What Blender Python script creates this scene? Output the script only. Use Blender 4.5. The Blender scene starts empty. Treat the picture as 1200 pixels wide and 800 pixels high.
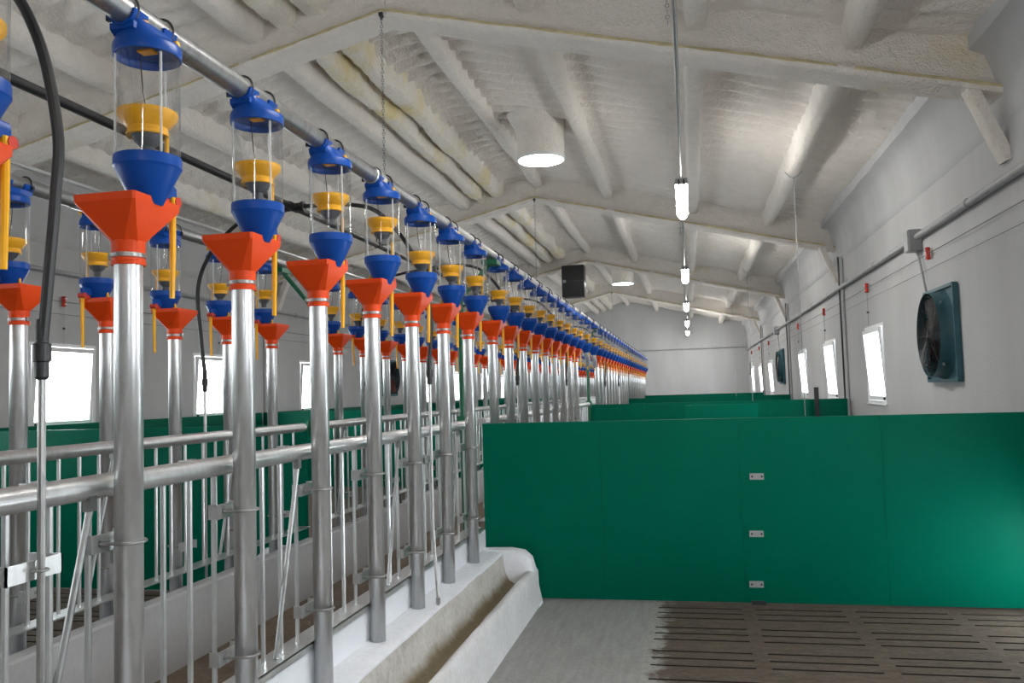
import bpy, math, random
from mathutils import Vector, Matrix

random.seed(7)
S = bpy.context.scene
COL = S.collection
PI = math.pi
H = 1.27                      # camera height above the pen floor

# ------------------------------------------------------------------ mesh builder
KR = .82
class MB:
    def rscale(s, k=KR):
        s.v = [(x*k, y*k, z) for x, y, z in s.v]; return s
    def __init__(s):
        s.v = []; s.f = []; s.m = []; s.mi = 0
    def face(s, idx):
        s.f.append(tuple(idx)); s.m.append(s.mi)
    def add(s, pts):
        n = len(s.v); s.v.extend([tuple(p) for p in pts]); return n
    def quad(s, a, b, c, d):
        n = s.add((a, b, c, d)); s.face((n, n+1, n+2, n+3))
    def box(s, x0, x1, y0, y1, z0, z1, b=0.0):
        if b <= 0:
            n = s.add([(x, y, z) for z in (z0, z1) for y in (y0, y1) for x in (x0, x1)])
            for q in ((0,2,3,1),(4,5,7,6),(0,1,5,4),(2,6,7,3),(0,4,6,2),(1,3,7,5)):
                s.face([n+i for i in q])
        else:                                    # chamfered along z edges and top/bottom
            def ring(z, i):
                X0, X1, Y0, Y1 = x0+i, x1-i, y0+i, y1-i
                c = b
                return [(X0+c,Y0,z),(X1-c,Y0,z),(X1,Y0+c,z),(X1,Y1-c,z),(X1-c,Y1,z),(X0+c,Y1,z),(X0,Y1-c,z),(X0,Y0+c,z)]
            s.loft([ring(z0, b*.6), ring(z0+b, 0), ring(z1-b, 0), ring(z1, b*.6)])
        return s
    def loft(s, rings, cap0=True, cap1=True, closed=True):
        k = len(rings[0]); st = [s.add(r) for r in rings]
        for a, b in zip(st, st[1:]):
            for i in range(k if closed else k-1):
                j = (i+1) % k
                s.face((a+i, a+j, b+j, b+i))
        if cap0: s.face([st[0]+i for i in reversed(range(k))])
        if cap1: s.face([st[-1]+i for i in range(k)])
        return s
    def tube(s, path, r, seg=10, caps=True):
        P = [Vector(p) for p in path]; n = len(P)
        rr = r if isinstance(r, (list, tuple)) else [r]*n
        T = []
        for i in range(n):
            t = (P[min(i+1, n-1)] - P[max(i-1, 0)]).normalized(); T.append(t)
        up = Vector((0, 0, 1)) if abs(T[0].z) < .9 else Vector((0, 1, 0))
        nrm = (up - T[0]*up.dot(T[0])).normalized()
        rings = []
        for i in range(n):
            nrm = (nrm - T[i]*nrm.dot(T[i]))
            if nrm.length < 1e-6: nrm = T[i].orthogonal()
            nrm.normalize(); bi = T[i].cross(nrm)
            rings.append([tuple(P[i] + (nrm*math.cos(a) + bi*math.sin(a))*rr[i]) for a in [2*PI*k/seg for k in range(seg)]])
        s.loft(rings, caps, caps)
        return s
    def lathe(s, prof, c=(0,0,0), seg=24, cap0=False, cap1=False):
        rings = [[(c[0]+r*math.cos(2*PI*k/seg), c[1]+r*math.sin(2*PI*k/seg), c[2]+z) for k in range(seg)] for r, z in prof]
        s.loft(rings, cap0, cap1)
        return s
    def lathe_x(s, prof, c=(0,0,0), seg=24, cap0=False, cap1=False):
        rings = [[(c[0]+x, c[1]+r*math.cos(2*PI*k/seg), c[2]+r*math.sin(2*PI*k/seg)) for k in range(seg)] for r, x in prof]
        s.loft(rings, cap0, cap1)
        return s
    def torus(s, c, R, r, axis='z', seg=20, sub=6, a0=0, a1=2*PI):
        full = abs(a1-a0-2*PI) < 1e-6
        n = seg if full else seg+1
        rings = []
        for i in range(n):
            a = a0 + (a1-a0)*i/seg; ring = []
            for k in range(sub):
                b = 2*PI*k/sub; q = R + r*math.cos(b); h = r*math.sin(b)
                u, w = q*math.cos(a), q*math.sin(a)
                p = {'z': (u, w, h), 'y': (u, h, w), 'x': (h, u, w)}[axis]
                ring.append((c[0]+p[0], c[1]+p[1], c[2]+p[2]))
            rings.append(ring)
        if full: rings.append(rings[0])
        s.loft(rings, not full, not full)
        return s
    def mesh(s, name, mats, smooth=35):
        me = bpy.data.meshes.new(name)
        me.from_pydata(s.v, [], s.f)
        for m in (mats if isinstance(mats, (list, tuple)) else [mats]): me.materials.append(m)
        me.polygons.foreach_set('material_index', s.m)
        if smooth:
            me.polygons.foreach_set('use_smooth', [True]*len(s.f))
            me.set_sharp_from_angle(angle=math.radians(smooth))
        me.update()
        import bmesh
        bm = bmesh.new(); bm.from_mesh(me)
        bmesh.ops.remove_doubles(bm, verts=bm.verts, dist=1e-6)
        bmesh.ops.recalc_face_normals(bm, faces=bm.faces)
        bm.to_mesh(me); bm.free()
        return me

def obj(name, mb, mats=None, parent=None, smooth=35):
    o = bpy.data.objects.new(name, mb.mesh(name, mats, smooth) if isinstance(mb, MB) else mb)
    COL.objects.link(o)
    if parent: o.parent = parent
    return o
def tag(o, label, cat, group=None):
    o['label'] = label; o['category'] = cat
    if group: o['group'] = group
    return o
def thing(name, label, cat, loc=(0,0,0), rz=0, group=None):
    o = bpy.data.objects.new(name, None); COL.objects.link(o)
    o.location = loc; o.rotation_euler = (0, 0, rz); o.empty_display_size = .1
    return tag(o, label, cat, group)
def struct(name, mb, mats, parent=None, smooth=35):
    o = obj(name, mb, mats, parent, smooth)
    if parent is None: o['kind'] = 'structure'
    return o
def dup(root, loc, rz=None, label=None, group=None, skip=()):
    r = root.copy(); COL.objects.link(r); r.location = loc
    if rz is not None: r.rotation_euler = (0, 0, rz)
    if label: r['label'] = label
    if group: r['group'] = group
    for ch in root.children:
        if ch.name.split('.')[0] in skip: continue
        c = ch.copy(); COL.objects.link(c); c.parent = r
        for g in ch.children:
            d = g.copy(); COL.objects.link(d); d.parent = c
    return r
ONES = 'zeroth first second third fourth fifth sixth seventh eighth ninth tenth eleventh twelfth thirteenth fourteenth fifteenth sixteenth seventeenth eighteenth nineteenth'.split()
def nth(n):
    if n < 20: return ONES[n]
    tens = {2: ('twenty', 'twentieth'), 3: ('thirty', 'thirtieth'), 4: ('forty', 'fortieth'), 5: ('fifty', 'fiftieth')}[n//10]
    return tens[1] if n % 10 == 0 else tens[0] + '-' + ONES[n % 10]

# ------------------------------------------------------------------ materials
def newmat(name):
    m = bpy.data.materials.new(name); m.use_nodes = True
    nt = m.node_tree; b = nt.nodes['Principled BSDF']
    return m, nt, b
def N(nt, t, **k):
    n = nt.nodes.new(t)
    for a, v in k.items():
        if a in n.inputs: n.inputs[a].default_value = v
        else: setattr(n, a, v)
    return n
def coords(nt, scale=(1,1,1), kind='Object'):
    tc = nt.nodes.new('ShaderNodeTexCoord'); mp = nt.nodes.new('ShaderNodeMapping')
    mp.inputs['Scale'].default_value = scale
    nt.links.new(tc.outputs[kind], mp.inputs[0])
    return mp.outputs[0]
def noise(nt, vec, scale, detail=4, rough=.55):
    n = nt.nodes.new('ShaderNodeTexNoise'); n.inputs['Scale'].default_value = scale
    n.inputs['Detail'].default_value = detail; n.inputs['Roughness'].default_value = rough
    nt.links.new(vec, n.inputs['Vector']); return n.outputs['Fac']
def ramp(nt, fac, stops):
    r = nt.nodes.new('ShaderNodeValToRGB'); el = r.color_ramp.elements
    while len(el) < len(stops): el.new(.5)
    for e, (p, c) in zip(el, stops):
        e.position = p; e.color = (*c, 1) if len(c) == 3 else c
    nt.links.new(fac, r.inputs[0]); return r.outputs[0]
def bump(nt, b, fac, strength, dist):
    n = nt.nodes.new('ShaderNodeBump'); n.inputs['Strength'].default_value = strength; n.inputs['Distance'].default_value = dist
    nt.links.new(fac, n.inputs['Height']); nt.links.new(n.outputs[0], b.inputs['Normal'])
def mixc(nt, fac, a, b_):
    m = nt.nodes.new('ShaderNodeMix'); m.data_type = 'RGBA'
    if isinstance(fac, float): m.inputs[0].default_value = fac
    else: nt.links.new(fac, m.inputs[0])
    for i, c in ((6, a), (7, b_)):
        if isinstance(c, tuple): m.inputs[i].default_value = (*c, 1)
        else: nt.links.new(c, m.inputs[i])
    return m.outputs[2]
def simple(name, c, rough=.5, metal=0., var=.12, scale=8, bmp=0., bscale=60, spec=.5):
    m, nt, b = newmat(name)
    v = coords(nt)
    f = noise(nt, v, scale)
    lo = tuple(x*(1-var) for x in c); hi = tuple(min(1, x*(1+var)) for x in c)
    nt.links.new(ramp(nt, f, [(.3, lo), (.7, hi)]), b.inputs['Base Color'])
    b.inputs['Roughness'].default_value = rough; b.inputs['Metallic'].default_value = metal
    b.inputs['Specular IOR Level'].default_value = spec
    if bmp: bump(nt, b, noise(nt, v, bscale, 3), bmp, .01)
    return m
def foam(name, base, yellow, amount, bscale=48, stren=.85):
    m, nt, b = newmat(name); v = coords(nt)
    big = noise(nt, v, 1.3, 5, .65)
    y = ramp(nt, big, [(amount, (0,0,0)), (amount+.16, (1,1,1))])
    fine = noise(nt, v, 9, 4)
    tint = ramp(nt, fine, [(.3, tuple(x*.93 for x in base)), (.7, base)])
    nt.links.new(mixc(nt, y, tint, yellow), b.inputs['Base Color'])
    b.inputs['Roughness'].default_value = .85; b.inputs['Specular IOR Level'].default_value = .2
    mid = noise(nt, v, 14, 3); fin = noise(nt, v, bscale, 2)
    ad = nt.nodes.new('ShaderNodeMath'); ad.operation = 'MULTIPLY_ADD'; ad.inputs[1].default_value = .45
    nt.links.new(fin, ad.inputs[0]); nt.links.new(mid, ad.inputs[2])
    bump(nt, b, ad.outputs[0], stren, .03)
    return m
def galv(name, c=(.60,.63,.65), rough=.36):
    m, nt, b = newmat(name); v = coords(nt, (1,1,.35))
    vo = nt.nodes.new('ShaderNodeTexVoronoi'); vo.inputs['Scale'].default_value = 70
    nt.links.new(v, vo.inputs['Vector'])
    f = noise(nt, v, 14, 4)
    base = ramp(nt, f, [(.25, tuple(x*.93 for x in c)), (.75, tuple(min(1, x*1.05) for x in c))])
    sp = mixc(nt, .10, base, vo.outputs['Color'])
    hs = nt.nodes.new('ShaderNodeHueSaturation'); hs.inputs['Saturation'].default_value = .15
    nt.links.new(sp, hs.inputs['Color']); nt.links.new(hs.outputs[0], b.inputs['Base Color'])
    b.inputs['Metallic'].default_value = .85
    r = ramp(nt, f, [(.3, (rough-.02,)*3), (.7, (rough+.05,)*3)])
    nt.links.new(r, b.inputs['Roughness'])
    return m
def clear(name, tint=(.96,.97,.98), edge=.5, base=.03, rough=.06):
    m, nt, b = newmat(name); nt.nodes.remove(b)
    out = nt.nodes['Material Output']
    tr = nt.nodes.new('ShaderNodeBsdfTransparent'); tr.inputs[0].default_value = (*tint, 1)
    gl = nt.nodes.new('ShaderNodeBsdfGlossy'); gl.inputs['Roughness'].default_value = rough
    v = coords(nt); nf = noise(nt, v, 6)
    lw = nt.nodes.new('ShaderNodeLayerWeight'); lw.inputs['Blend'].default_value = .25
    mr = nt.nodes.new('ShaderNodeMath'); mr.operation = 'MULTIPLY_ADD'; mr.inputs[1].default_value = edge; mr.inputs[2].default_value = base
    nt.links.new(lw.outputs['Facing'], mr.inputs[0])
    m2 = nt.nodes.new('ShaderNodeMath'); m2.operation = 'MULTIPLY'
    r2 = ramp(nt, nf, [(.3, (.7,)*3), (.7, (1,)*3)])
    nt.links.new(mr.outputs[0], m2.inputs[0]); nt.links.new(r2, m2.inputs[1])
    mx = nt.nodes.new('ShaderNodeMixShader')
    nt.links.new(m2.outputs[0], mx.inputs[0]); nt.links.new(tr.outputs[0], mx.inputs[1]); nt.links.new(gl.outputs[0], mx.inputs[2])
    nt.links.new(mx.outputs[0], out.inputs[0])
    return m
def emit(name, c, s):
    m, nt, b = newmat(name)
    b.inputs['Base Color'].default_value = (.9,.9,.9,1)
    b.inputs['Emission Color'].default_value = (*c, 1); b.inputs['Emission Strength'].default_value = s
    return m

def haze(name, k):
    m, nt, b = newmat(name); v = coords(nt)
    nt.links.new(ramp(nt, noise(nt, v, 20), [(.3, (.80,.81,.82)), (.7, (.88,.89,.90))]), b.inputs['Base Color'])
    b.inputs['Roughness'].default_value = .25; b.inputs['Alpha'].default_value = k
    return m
M = {}
M['ceil'] = foam('sprayed ceiling foam', (.83,.785,.735), (.74,.66,.50), .63)
M['beam'] = foam('sprayed beam foam', (.84,.80,.75), (.75,.67,.47), .62, 60, .9)
M['rough'] = foam('rough beam foam', (.83,.79,.72), (.76,.66,.38), .53, 40, 1.0)
M['yellow'] = simple('bare yellow foam', (.62,.54,.32), .9, var=.2, scale=12, bmp=.4, bscale=40)
M['galv'] = galv('galvanised steel', (.60,.665,.70), .31)
M['galv_dull'] = galv('dull galvanised steel', (.27,.29,.30), .36)
M['steel'] = galv('stainless steel pipe', (.38,.34,.295), .33)
M['blue'] = simple('blue plastic', (.003,.060,.32), .34, var=.06, spec=.3)
M['yellowp'] = simple('yellow plastic', (.86,.42,.008), .36, var=.05, spec=.35)
M['orange'] = simple('orange plastic', (.74,.062,.003), .4, var=.05, spec=.3)
M['red'] = simple('red plastic', (.60,.035,.015), .4, var=.1)
M['grey'] = simple('grey rubber', (.085,.09,.10), .6)
M['pipegrey'] = simple('grey plastic pipe', (.36,.37,.38), .4)
M['black'] = simple('black rubber', (.012,.012,.014), .42)
M['green'] = simple('green board', (.0,.116,.070), .42, var=.05, scale=2.2, spec=.04)
M['greenm'] = simple('green painted steel', (.004,.11,.05), .4, var=.1)
M['teal'] = simple('teal painted steel', (.035,.12,.15), .45, var=.15)
M['dark'] = simple('dark metal', (.025,.026,.028), .38)
M['bolt'] = simple('dark bolt', (.05,.045,.04), .45, metal=.7)
M['white'] = simple('white window plastic', (.80,.81,.82), .4, var=.03)
M['plate'] = simple('bolt plate metal', (.42,.43,.44), .4, metal=.5)
M['fanred'] = simple('red fan edge', (.14,.012,.008), .5)
M['tube'] = clear('clear dispenser tube', (.985,.988,.99), .75, .04)
M['strip'] = haze('tube seam', .42)
M['pane'] = clear('window glass', (.97,.98,.98), .3, .03, .02)
M['lamp'] = emit('lamp diffuser', (1,.97,.92), 32)
M['sky'] = emit('skylight diffuser', (1,.99,.96), 18)
M['clip'] = simple('lamp clips', (.4,.41,.43), .35)

def wall_mat():
    m, nt, b = newmat('painted foam wall'); v = coords(nt, (1,1,.25))
    f = noise(nt, v, 2.2, 5); v2 = coords(nt)
    nt.links.new(ramp(nt, f, [(.3, (.465,.47,.48)), (.75, (.54,.543,.55))]), b.inputs['Base Color'])
    b.inputs['Roughness'].default_value = .75; b.inputs['Specular IOR Level'].default_value = .25
    bump(nt, b, noise(nt, v2, 60, 3), .35, .012); return m
M['wall'] = wall_mat()
def concrete(name, c, c2, dirt, amt, rough=.8, sc=3, streak=(1,1,1), edge=False, low_brown=False, speck=.5):
    m, nt, b = newmat(name); v = coords(nt, streak); v0 = coords(nt)
    f = noise(nt, v, sc, 6, .65); g = noise(nt, v0, 38, 5, .7)
    base = ramp(nt, f, [(.3, c), (.7, c2)])
    d = ramp(nt, noise(nt, v0, 1.7, 6, .7), [(amt, (0,0,0)), (amt+.2, (1,1,1))])
    col = mixc(nt, d, base, dirt)
    if edge or low_brown:
        tc = nt.nodes.new('ShaderNodeTexCoord'); sx = nt.nodes.new('ShaderNodeSeparateXYZ'); nt.links.new(tc.outputs['Object'], sx.inputs[0])
        ma = nt.nodes.new('ShaderNodeMath'); ma.operation = 'MULTIPLY_ADD'
        nz = noise(nt, v0, 6 if edge else 5, 6, .7)
        nt.links.new(nz, ma.inputs[0])
        if edge:      # cement smeared over the first slats beside the apron
            ma.inputs[1].default_value = -.42; nt.links.new(sx.outputs['X'], ma.inputs[2])
            k = ramp(nt, ma.outputs[0], [(0, (1,1,1)), (.03, (0,0,0))])
            ad = nt.nodes.new('ShaderNodeMath'); ad.operation = 'ADD'; ad.inputs[1].default_value = .42; nt.links.new(ma.outputs[0], ad.inputs[0])
            k = ramp(nt, ad.outputs[0], [(0, (1,1,1)), (.05, (0,0,0))])
            near = nt.nodes.new('ShaderNodeMath'); near.operation = 'GREATER_THAN'; near.inputs[1].default_value = -1.0; nt.links.new(sx.outputs['X'], near.inputs[0])
            mm = nt.nodes.new('ShaderNodeMath'); mm.operation = 'MULTIPLY'; nt.links.new(k, mm.inputs[0]); nt.links.new(near.outputs[0], mm.inputs[1])
            col = mixc(nt, mm.outputs[0], col, (.33,.325,.31))
        else:         # browner towards the bottom of the bowl
            ma.inputs[1].default_value = -.10; nt.links.new(sx.outputs['Z'], ma.inputs[2])
            k = ramp(nt, ma.outputs[0], [(.105, (1,1,1)), (.15, (0,0,0))])
            col = mixc(nt, k, col, (.21,.17,.105))
    sp = ramp(nt, g, [(.28, (speck,)*3), (.58, (1,1,1))])
    mu = nt.nodes.new('ShaderNodeMix'); mu.data_type = 'RGBA'; mu.blend_type = 'MULTIPLY'; mu.inputs[0].default_value = .8
    nt.links.new(col, mu.inputs[6]); nt.links.new(sp, mu.inputs[7])
    nt.links.new(mu.outputs[2], b.inputs['Base Color'])
    b.inputs['Roughness'].default_value = rough; b.inputs['Specular IOR Level'].default_value = .3
    bump(nt, b, g, .5, .006); return m
M['conc'] = concrete('grey concrete apron', (.25,.25,.245), (.34,.34,.335), (.23,.22,.20), .58, .75, 5, (7,.8,1), speck=.8)
M['slat'] = concrete('dirty slatted concrete', (.075,.057,.045), (.15,.118,.095), (.22,.19,.165), .62, .7, 9, (1,2.5,1), edge=True)
M['alley'] = concrete('dirty alley floor', (.15,.115,.085), (.22,.175,.135), (.11,.08,.055), .5, .8, 7)
M['pit'] = simple('slot dark', (.02,.016,.013), .95)
M['ledge'] = concrete('white painted concrete', (.70,.72,.765), (.78,.795,.835), (.60,.60,.60), .70, .6, 3, speck=.88)
M['backwall'] = concrete('grey painted low wall', (.43,.43,.44), (.50,.50,.51), (.42,.415,.41), .64, .7, 2, speck=.9)
M['bowl'] = concrete('stained trough bowl', (.44,.42,.39), (.58,.565,.54), (.24,.20,.15), .58, .65, 5, (2,1,2), low_brown=True, speck=.7)
M['rim'] = concrete('trough rim', (.56,.555,.56), (.66,.66,.67), (.52,.50,.47), .60, .7, 4, speck=.82)
M['coversheet'] = simple('white cover sheet', (.72,.74,.78), .3, var=.03)

# ------------------------------------------------------------------ setting
XR, XL, YF, YB = 1.98, -6.10, 29.6, -5.0
RX = (XR+XL)/2                                    # ridge
def flange(x): return H + 2.728 - .243*abs(x-RX)
TR = [-.37, 5.73, 11.83, 17.93, 24.03]
PUR = [.14, -1.02, 1.13]
PURL = PUR + [2*RX-x for x in PUR]

# floor: apron, slats with real slots, alley
mb = MB()
X_AP = -.27
xs = []; x = X_AP + .04
slots_x = []
while x < XR-.05:
    slots_x.append((x, min(x+.47, XR-.03))); x += .54
ys = []
y = 5.05
rows = []
while y > -1:
    for k in range(3): rows.append((y-.019-k*.108, y-k*.108))
    y -= .108*3+.085
mb.mi = 1
def slatted(mb, x0, x1, y0, y1, slx, rws, ztop=0.0, depth=.07):
    xe = sorted(set([x0, x1] + [a for p in slx for a in p])); ye = sorted(set([y0, y1] + [a for p in rws for a in p]))
    def hole(xm, ym): return any(a < xm < b for a, b in slx) and any(a < ym < b for a, b in rws)
    for j in range(len(ye)-1):
        run = None
        for i in range(len(xe)-1):
            xm, ym = (xe[i]+xe[i+1])/2, (ye[j]+ye[j+1])/2
            if hole(xm, ym):
                a, b, c, d = xe[i], xe[i+1], ye[j], ye[j+1]; z, zl = ztop, ztop-depth; mb.mi = 3  # slot sides take the near-black pit colour, painting in the shade
                mb.quad((a,c,zl),(b,c,zl),(b,c,z),(a,c,z)); mb.quad((a,d,z),(b,d,z),(b,d,zl),(a,d,zl))
                mb.quad((a,c,z),(a,d,z),(a,d,zl),(a,c,zl)); mb.quad((b,c,zl),(b,d,zl),(b,d,z),(b,c,z)); mb.mi = 1
            else:
                mb.quad((xe[i],ye[j],ztop),(xe[i+1],ye[j],ztop),(xe[i+1],ye[j+1],ztop),(xe[i],ye[j+1],ztop))
rws = [(round(a,4), round(b,4)) for a, b in rows if a > -.9]
slatted(mb, X_AP, XR, -1.0, 5.12, [(round(a,4), round(b,4)) for a, b in slots_x], rws)
mb.mi = 0
def flat(x0, x1, y0, y1, z): mb.quad((x0,y0,z),(x1,y0,z),(x1,y1,z),(x0,y1,z))
flat(-1.36, X_AP, YB, 5.12, 0); flat(X_AP, XR, YB, -1.0, 0); flat(-1.36, X_AP, 5.12, YF, 0)
mb.mi = 1; flat(X_AP, XR, 5.12, YF, 0)
mb.mi = 2
flat(-2.46, -1.28, YB, YF, .03)
mb.mi = 1
lsl = [(round(XL+.15+.54*k,4), round(XL+.62+.54*k,4)) for k in range(6)]
lrw = [(a, b) for a, b in rws if a > 1.0]
slatted(mb, XL, -2.85, 1.0, 5.2, lsl, lrw)
flat(XL, -2.85, YB, 1.0, 0); flat(XL, -2.85, 5.2, YF, 0)
mb.mi = 0
flat(-2.85, -2.38, YB, YF, 0)
mb.mi = 3
flat(XL, XR, -1.2, 5.4, -.12)
struct('floor', mb, [M['conc'], M['slat'], M['alley'], M['pit']], smooth=0)

# walls with window openings
WIN_R = [(9.75,), (12.65,), (15.6,), (21.6,), (24.6,), (27.6,), (3.9-.6,), (.9,), (-2.,)]
WIN_R = [w[0] for w in WIN_R]
WIN_L = [7.3, 10.0, 12.95, 18.9, 21.9, 24.9, 4.3, 1.3, -1.7, 27.6]
WZ0, WZ1, WW = H-.235, H+.615, .92
def wall_yz(name, x_in, x_out, holes, top):
    mb = MB()
    ye = sorted(set([YB-.12, YF+.12] + [a for h in holes for a in h[:2]])); ze = sorted(set([-.15, top] + [a for h in holes for a in h[2:]]))
    def hole(y, z): return any(h[0] < y < h[1] and h[2] < z < h[3] for h in holes)
    ny, nz = len(ye)-1, len(ze)-1
    solid = lambda j, k: 0 <= j < ny and 0 <= k < nz and not hole((ye[j]+ye[j+1])/2, (ze[k]+ze[k+1])/2)
    for j in range(ny):
        for k in range(nz):
            if not solid(j, k): continue
            a, b, c, d = ye[j], ye[j+1], ze[k], ze[k+1]
            for x in (x_in, x_out): mb.quad((x,a,c),(x,b,c),(x,b,d),(x,a,d))
            if not solid(j-1,k): mb.quad((x_in,a,c),(x_out,a,c),(x_out,a,d),(x_in,a,d))
            if not solid(j+1,k): mb.quad((x_in,b,c),(x_out,b,c),(x_out,b,d),(x_in,b,d))
            if not solid(j,k-1): mb.quad((x_in,a,c),(x_out,a,c),(x_out,b,c),(x_in,b,c))
            if not solid(j,k+1): mb.quad((x_in,a,d),(x_out,a,d),(x_out,b,d),(x_in,b,d))
    return struct(name, mb, M['wall'], smooth=0)
holes_r = [(y-WW/2, y+WW/2, WZ0, WZ1) for y in WIN_R] + [(4.46, 4.94, .02, .50)]
holes_l = [(y-WW/2, y+WW/2, WZ0, WZ1) for y in WIN_L]
wall_yz('wall_right', XR, XR+.14, holes_r, 3.75)
wall_yz('wall_left', XL, XL-.14, holes_l, 3.75)
for nm, y0, y1 in (('wall_back', YF, YF+.12), ('wall_front', YB-.12, YB)):
    mb = MB()
    pr_ = [(XL-.14, -.15), (XR+.14, -.15), (XR+.14, 3.5), (RX, 4.7), (XL-.14, 3.5)]
    mb.loft([[(a, y0, z) for a, z in pr_], [(a, y1, z) for a, z in pr_]])
    struct(nm, mb, M['wall'], smooth=0)

# ceiling : corrugated sheet sprayed with foam, thickened along purlins and rafters
def gauss(d, w): return math.exp(-(d/w)**2)
mb = MB()
nx, dy = 56, .042
rnd = random.Random(3)
ny = int((YF+.06-YB)/dy)
for side in (1, -1):
    cols = []
    for i in range(nx+1):
        t = i/nx; xx = RX + side*(XR+.06-RX)*t
        row = []
        pd = min(abs(xx-p) for p in PURL)
        for j in range(ny+1):
            yy = YB-.03 + j*dy
            td = min(abs(yy-q) for q in TR)
            damp = (1-gauss(pd, .15))*(1-.8*gauss(td, .2))*(1-gauss(min(abs(xx-XR), abs(xx-XL)), .45))
            z = flange(xx) + .385
            z += 1.0*.043*math.sin(2*PI*yy/.235 + .5*math.sin(xx*2.3+side))*damp
            z -= .05*gauss(pd, .12) + .03*gauss(td, .13) + .05*gauss(abs(xx-RX), .2)
            z += .010*math.sin(xx*5.1+yy*1.7)+.008*math.sin(xx*9.7-yy*3.9)
            row.append((xx, yy, z))
        cols.append(mb.add(row))
    for a, b in zip(cols, cols[1:]):
        for j in range(ny): mb.face((a+j, b+j, b+j+1, a+j+1))
struct('ceiling', mb, M['ceil'], smooth=60)
mb = MB()                                     # outer roof sheet above
for side in (1, -1):
    xe = XR+.5 if side > 0 else XL-.5
    mb.quad((RX,YB-.5,4.62),(xe,YB-.5,4.62-.243*abs(xe-RX)),(xe,YF+.5,4.62-.243*abs(xe-RX)),(RX,YF+.5,4.62))
struct('roof_sheet', mb, M['dark'], smooth=0)

# rafters
def rafter_mesh(y, side, seed):
    r = random.Random(seed); mb = MB()
    sec = [(-.125,.004),(-.07,-.006),(.07,-.006),(.125,.004),(.14,.03),(.13,.055),(.065,.085),(.052,.13),(.05,.42),(-.05,.42),(-.052,.13),(-.065,.085),(-.13,.055),(-.14,.03)]
    rings = []; n = 40
    for i in range(n+1):
        x = RX + side*(XR+.05-RX)*i/n
        z = flange(x)
        ring = []
        for a, b in sec:
            ring.append((x + r.uniform(-.006,.006), y + a + r.uniform(-.005,.005), z + b + r.uniform(-.004,.004)))
        rings.append(ring)
    k = len(sec); st = [mb.add(q) for q in rings]
    for a, b in zip(st, st[1:]):
        for i in range(k):
            j = (i+1) % k
            mb.mi = 1 if i in (12,) and r.random() < .92 else 0
            mb.face((a+i, a+j, b+j, b+i))
    mb.mi = 0
    mb.face([st[0]+i for i in range(k)]); mb.face([st[-1]+i for i in range(k)])
    return mb
tn = 0
for q, y in enumerate(TR):
    for side in (1, -1):
        tn += 1
        o = struct('trim_%d' % tn, rafter_mesh(y, side, q*2+side), [M['beam'], M['yellow']], smooth=50)
        # knee brace at the eave
        xw = XR if side > 0 else XL
        xa = xw - side*.17
        mb = MB(); r = random.Random(q)
        rings = []
        p0 = Vector((xa - side*.02, y, flange(xa)+.03)); p1 = Vector((xw - side*.0, y, H+1.34))
        d = (p1-p0).normalized(); nrm = Vector((d.z, 0, -d.x))
        for i in range(9):
            c = p0 + (p1-p0)*i/8
            rings.append([tuple(c + nrm*a + Vector((0, b, 0)) + Vector((r.uniform(-.003,.003),)*3)) for a, b in ((-.03,-.06),(.03,-.06),(.04,-.04),(.04,.04),(.03,.06),(-.03,.06))])
        mb.loft(rings)
        kb = obj('knee_brace', mb, M['beam'], o, 50); kb.location = (0, -.06, 0)
# purlins
def purlin(x, w, h, z0, mat, seed, wob=.008, n=170):
    global tn
    r = random.Random(seed); mb = MB(); rings = []
    ph = r.uniform(0, 6)
    for i in range(n+1):
        y = YB + (YF-YB)*i/n
        q_ = i*170/n; o = wob*math.sin(q_*.9+ph) + r.uniform(-wob,wob)*.6
        o2 = wob*math.sin(q_*.63+ph*2) + r.uniform(-wob,wob)*.6
        rings.append([(x+a*(w/2)+o*(1 if a < 0 else -1)*(.4 if abs(a) < 1 else 1), y, z0+b*h+o2*(.6 if b < .3 else .2)) for a, b in ((-1.25,1.6),(-1.02,.45),(-.9,.14),(-.62,0),(.62,0),(.9,.14),(1.02,.45),(1.25,1.6))])
    mb.loft(rings)
    tn += 1
    struct('trim_%d' % tn, mb, mat, smooth=60)
for i, x in enumerate(PURL):
    purlin(x, .14, .17, flange(x)+.195, M['beam'], 40+i)
purlin(RX+.04, .14, .17, flange(RX)+.195, M['beam'], 60, .010)
purlin(RX-.55, .17, .15, flange(RX-.55)+.225, M['rough'], 62, .024, 480)
purlin(RX-.79, .14, .15, flange(RX-.79)+.215, M['rough'], 63, .026, 480)
# eave haunches: sprayed over the wall plate
for side, xw in ((1, XR), (-1, XL)):
    mb = MB(); rings = []; r = random.Random(9+side)
    for i in range(140):
        y = YB + (YF-YB)*i/139; rings.append([])
        for a, b in ((.0,1.56),(.035,1.585),(.055,1.66),(.05,1.78),(.075,1.84),(.10,1.93),(.16,2.03),(.30,2.07),(.3,2.3),(0,2.3)):
            rings[-1].append((xw + side*.01 - side*(a*.62+r.uniform(-.004,.004)), y, H+b+r.uniform(-.006,.006)))
    mb.loft(rings); tn += 1
    struct('trim_%d' % tn, mb, M['wall'], smooth=60)
# wall piers under the rafters
for xw, side, m_ in ((XR, 1, 1), (XL, -1, 1)):
    for y in TR[2:]:
        tn += 1; mb = MB()
        mb.box(min(xw, xw-side*.035), max(xw, xw-side*.035), y-.50, y-.30, -.0, H+1.62, .012)
        struct('trim_%d' % tn, mb, M['wall'])

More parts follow.
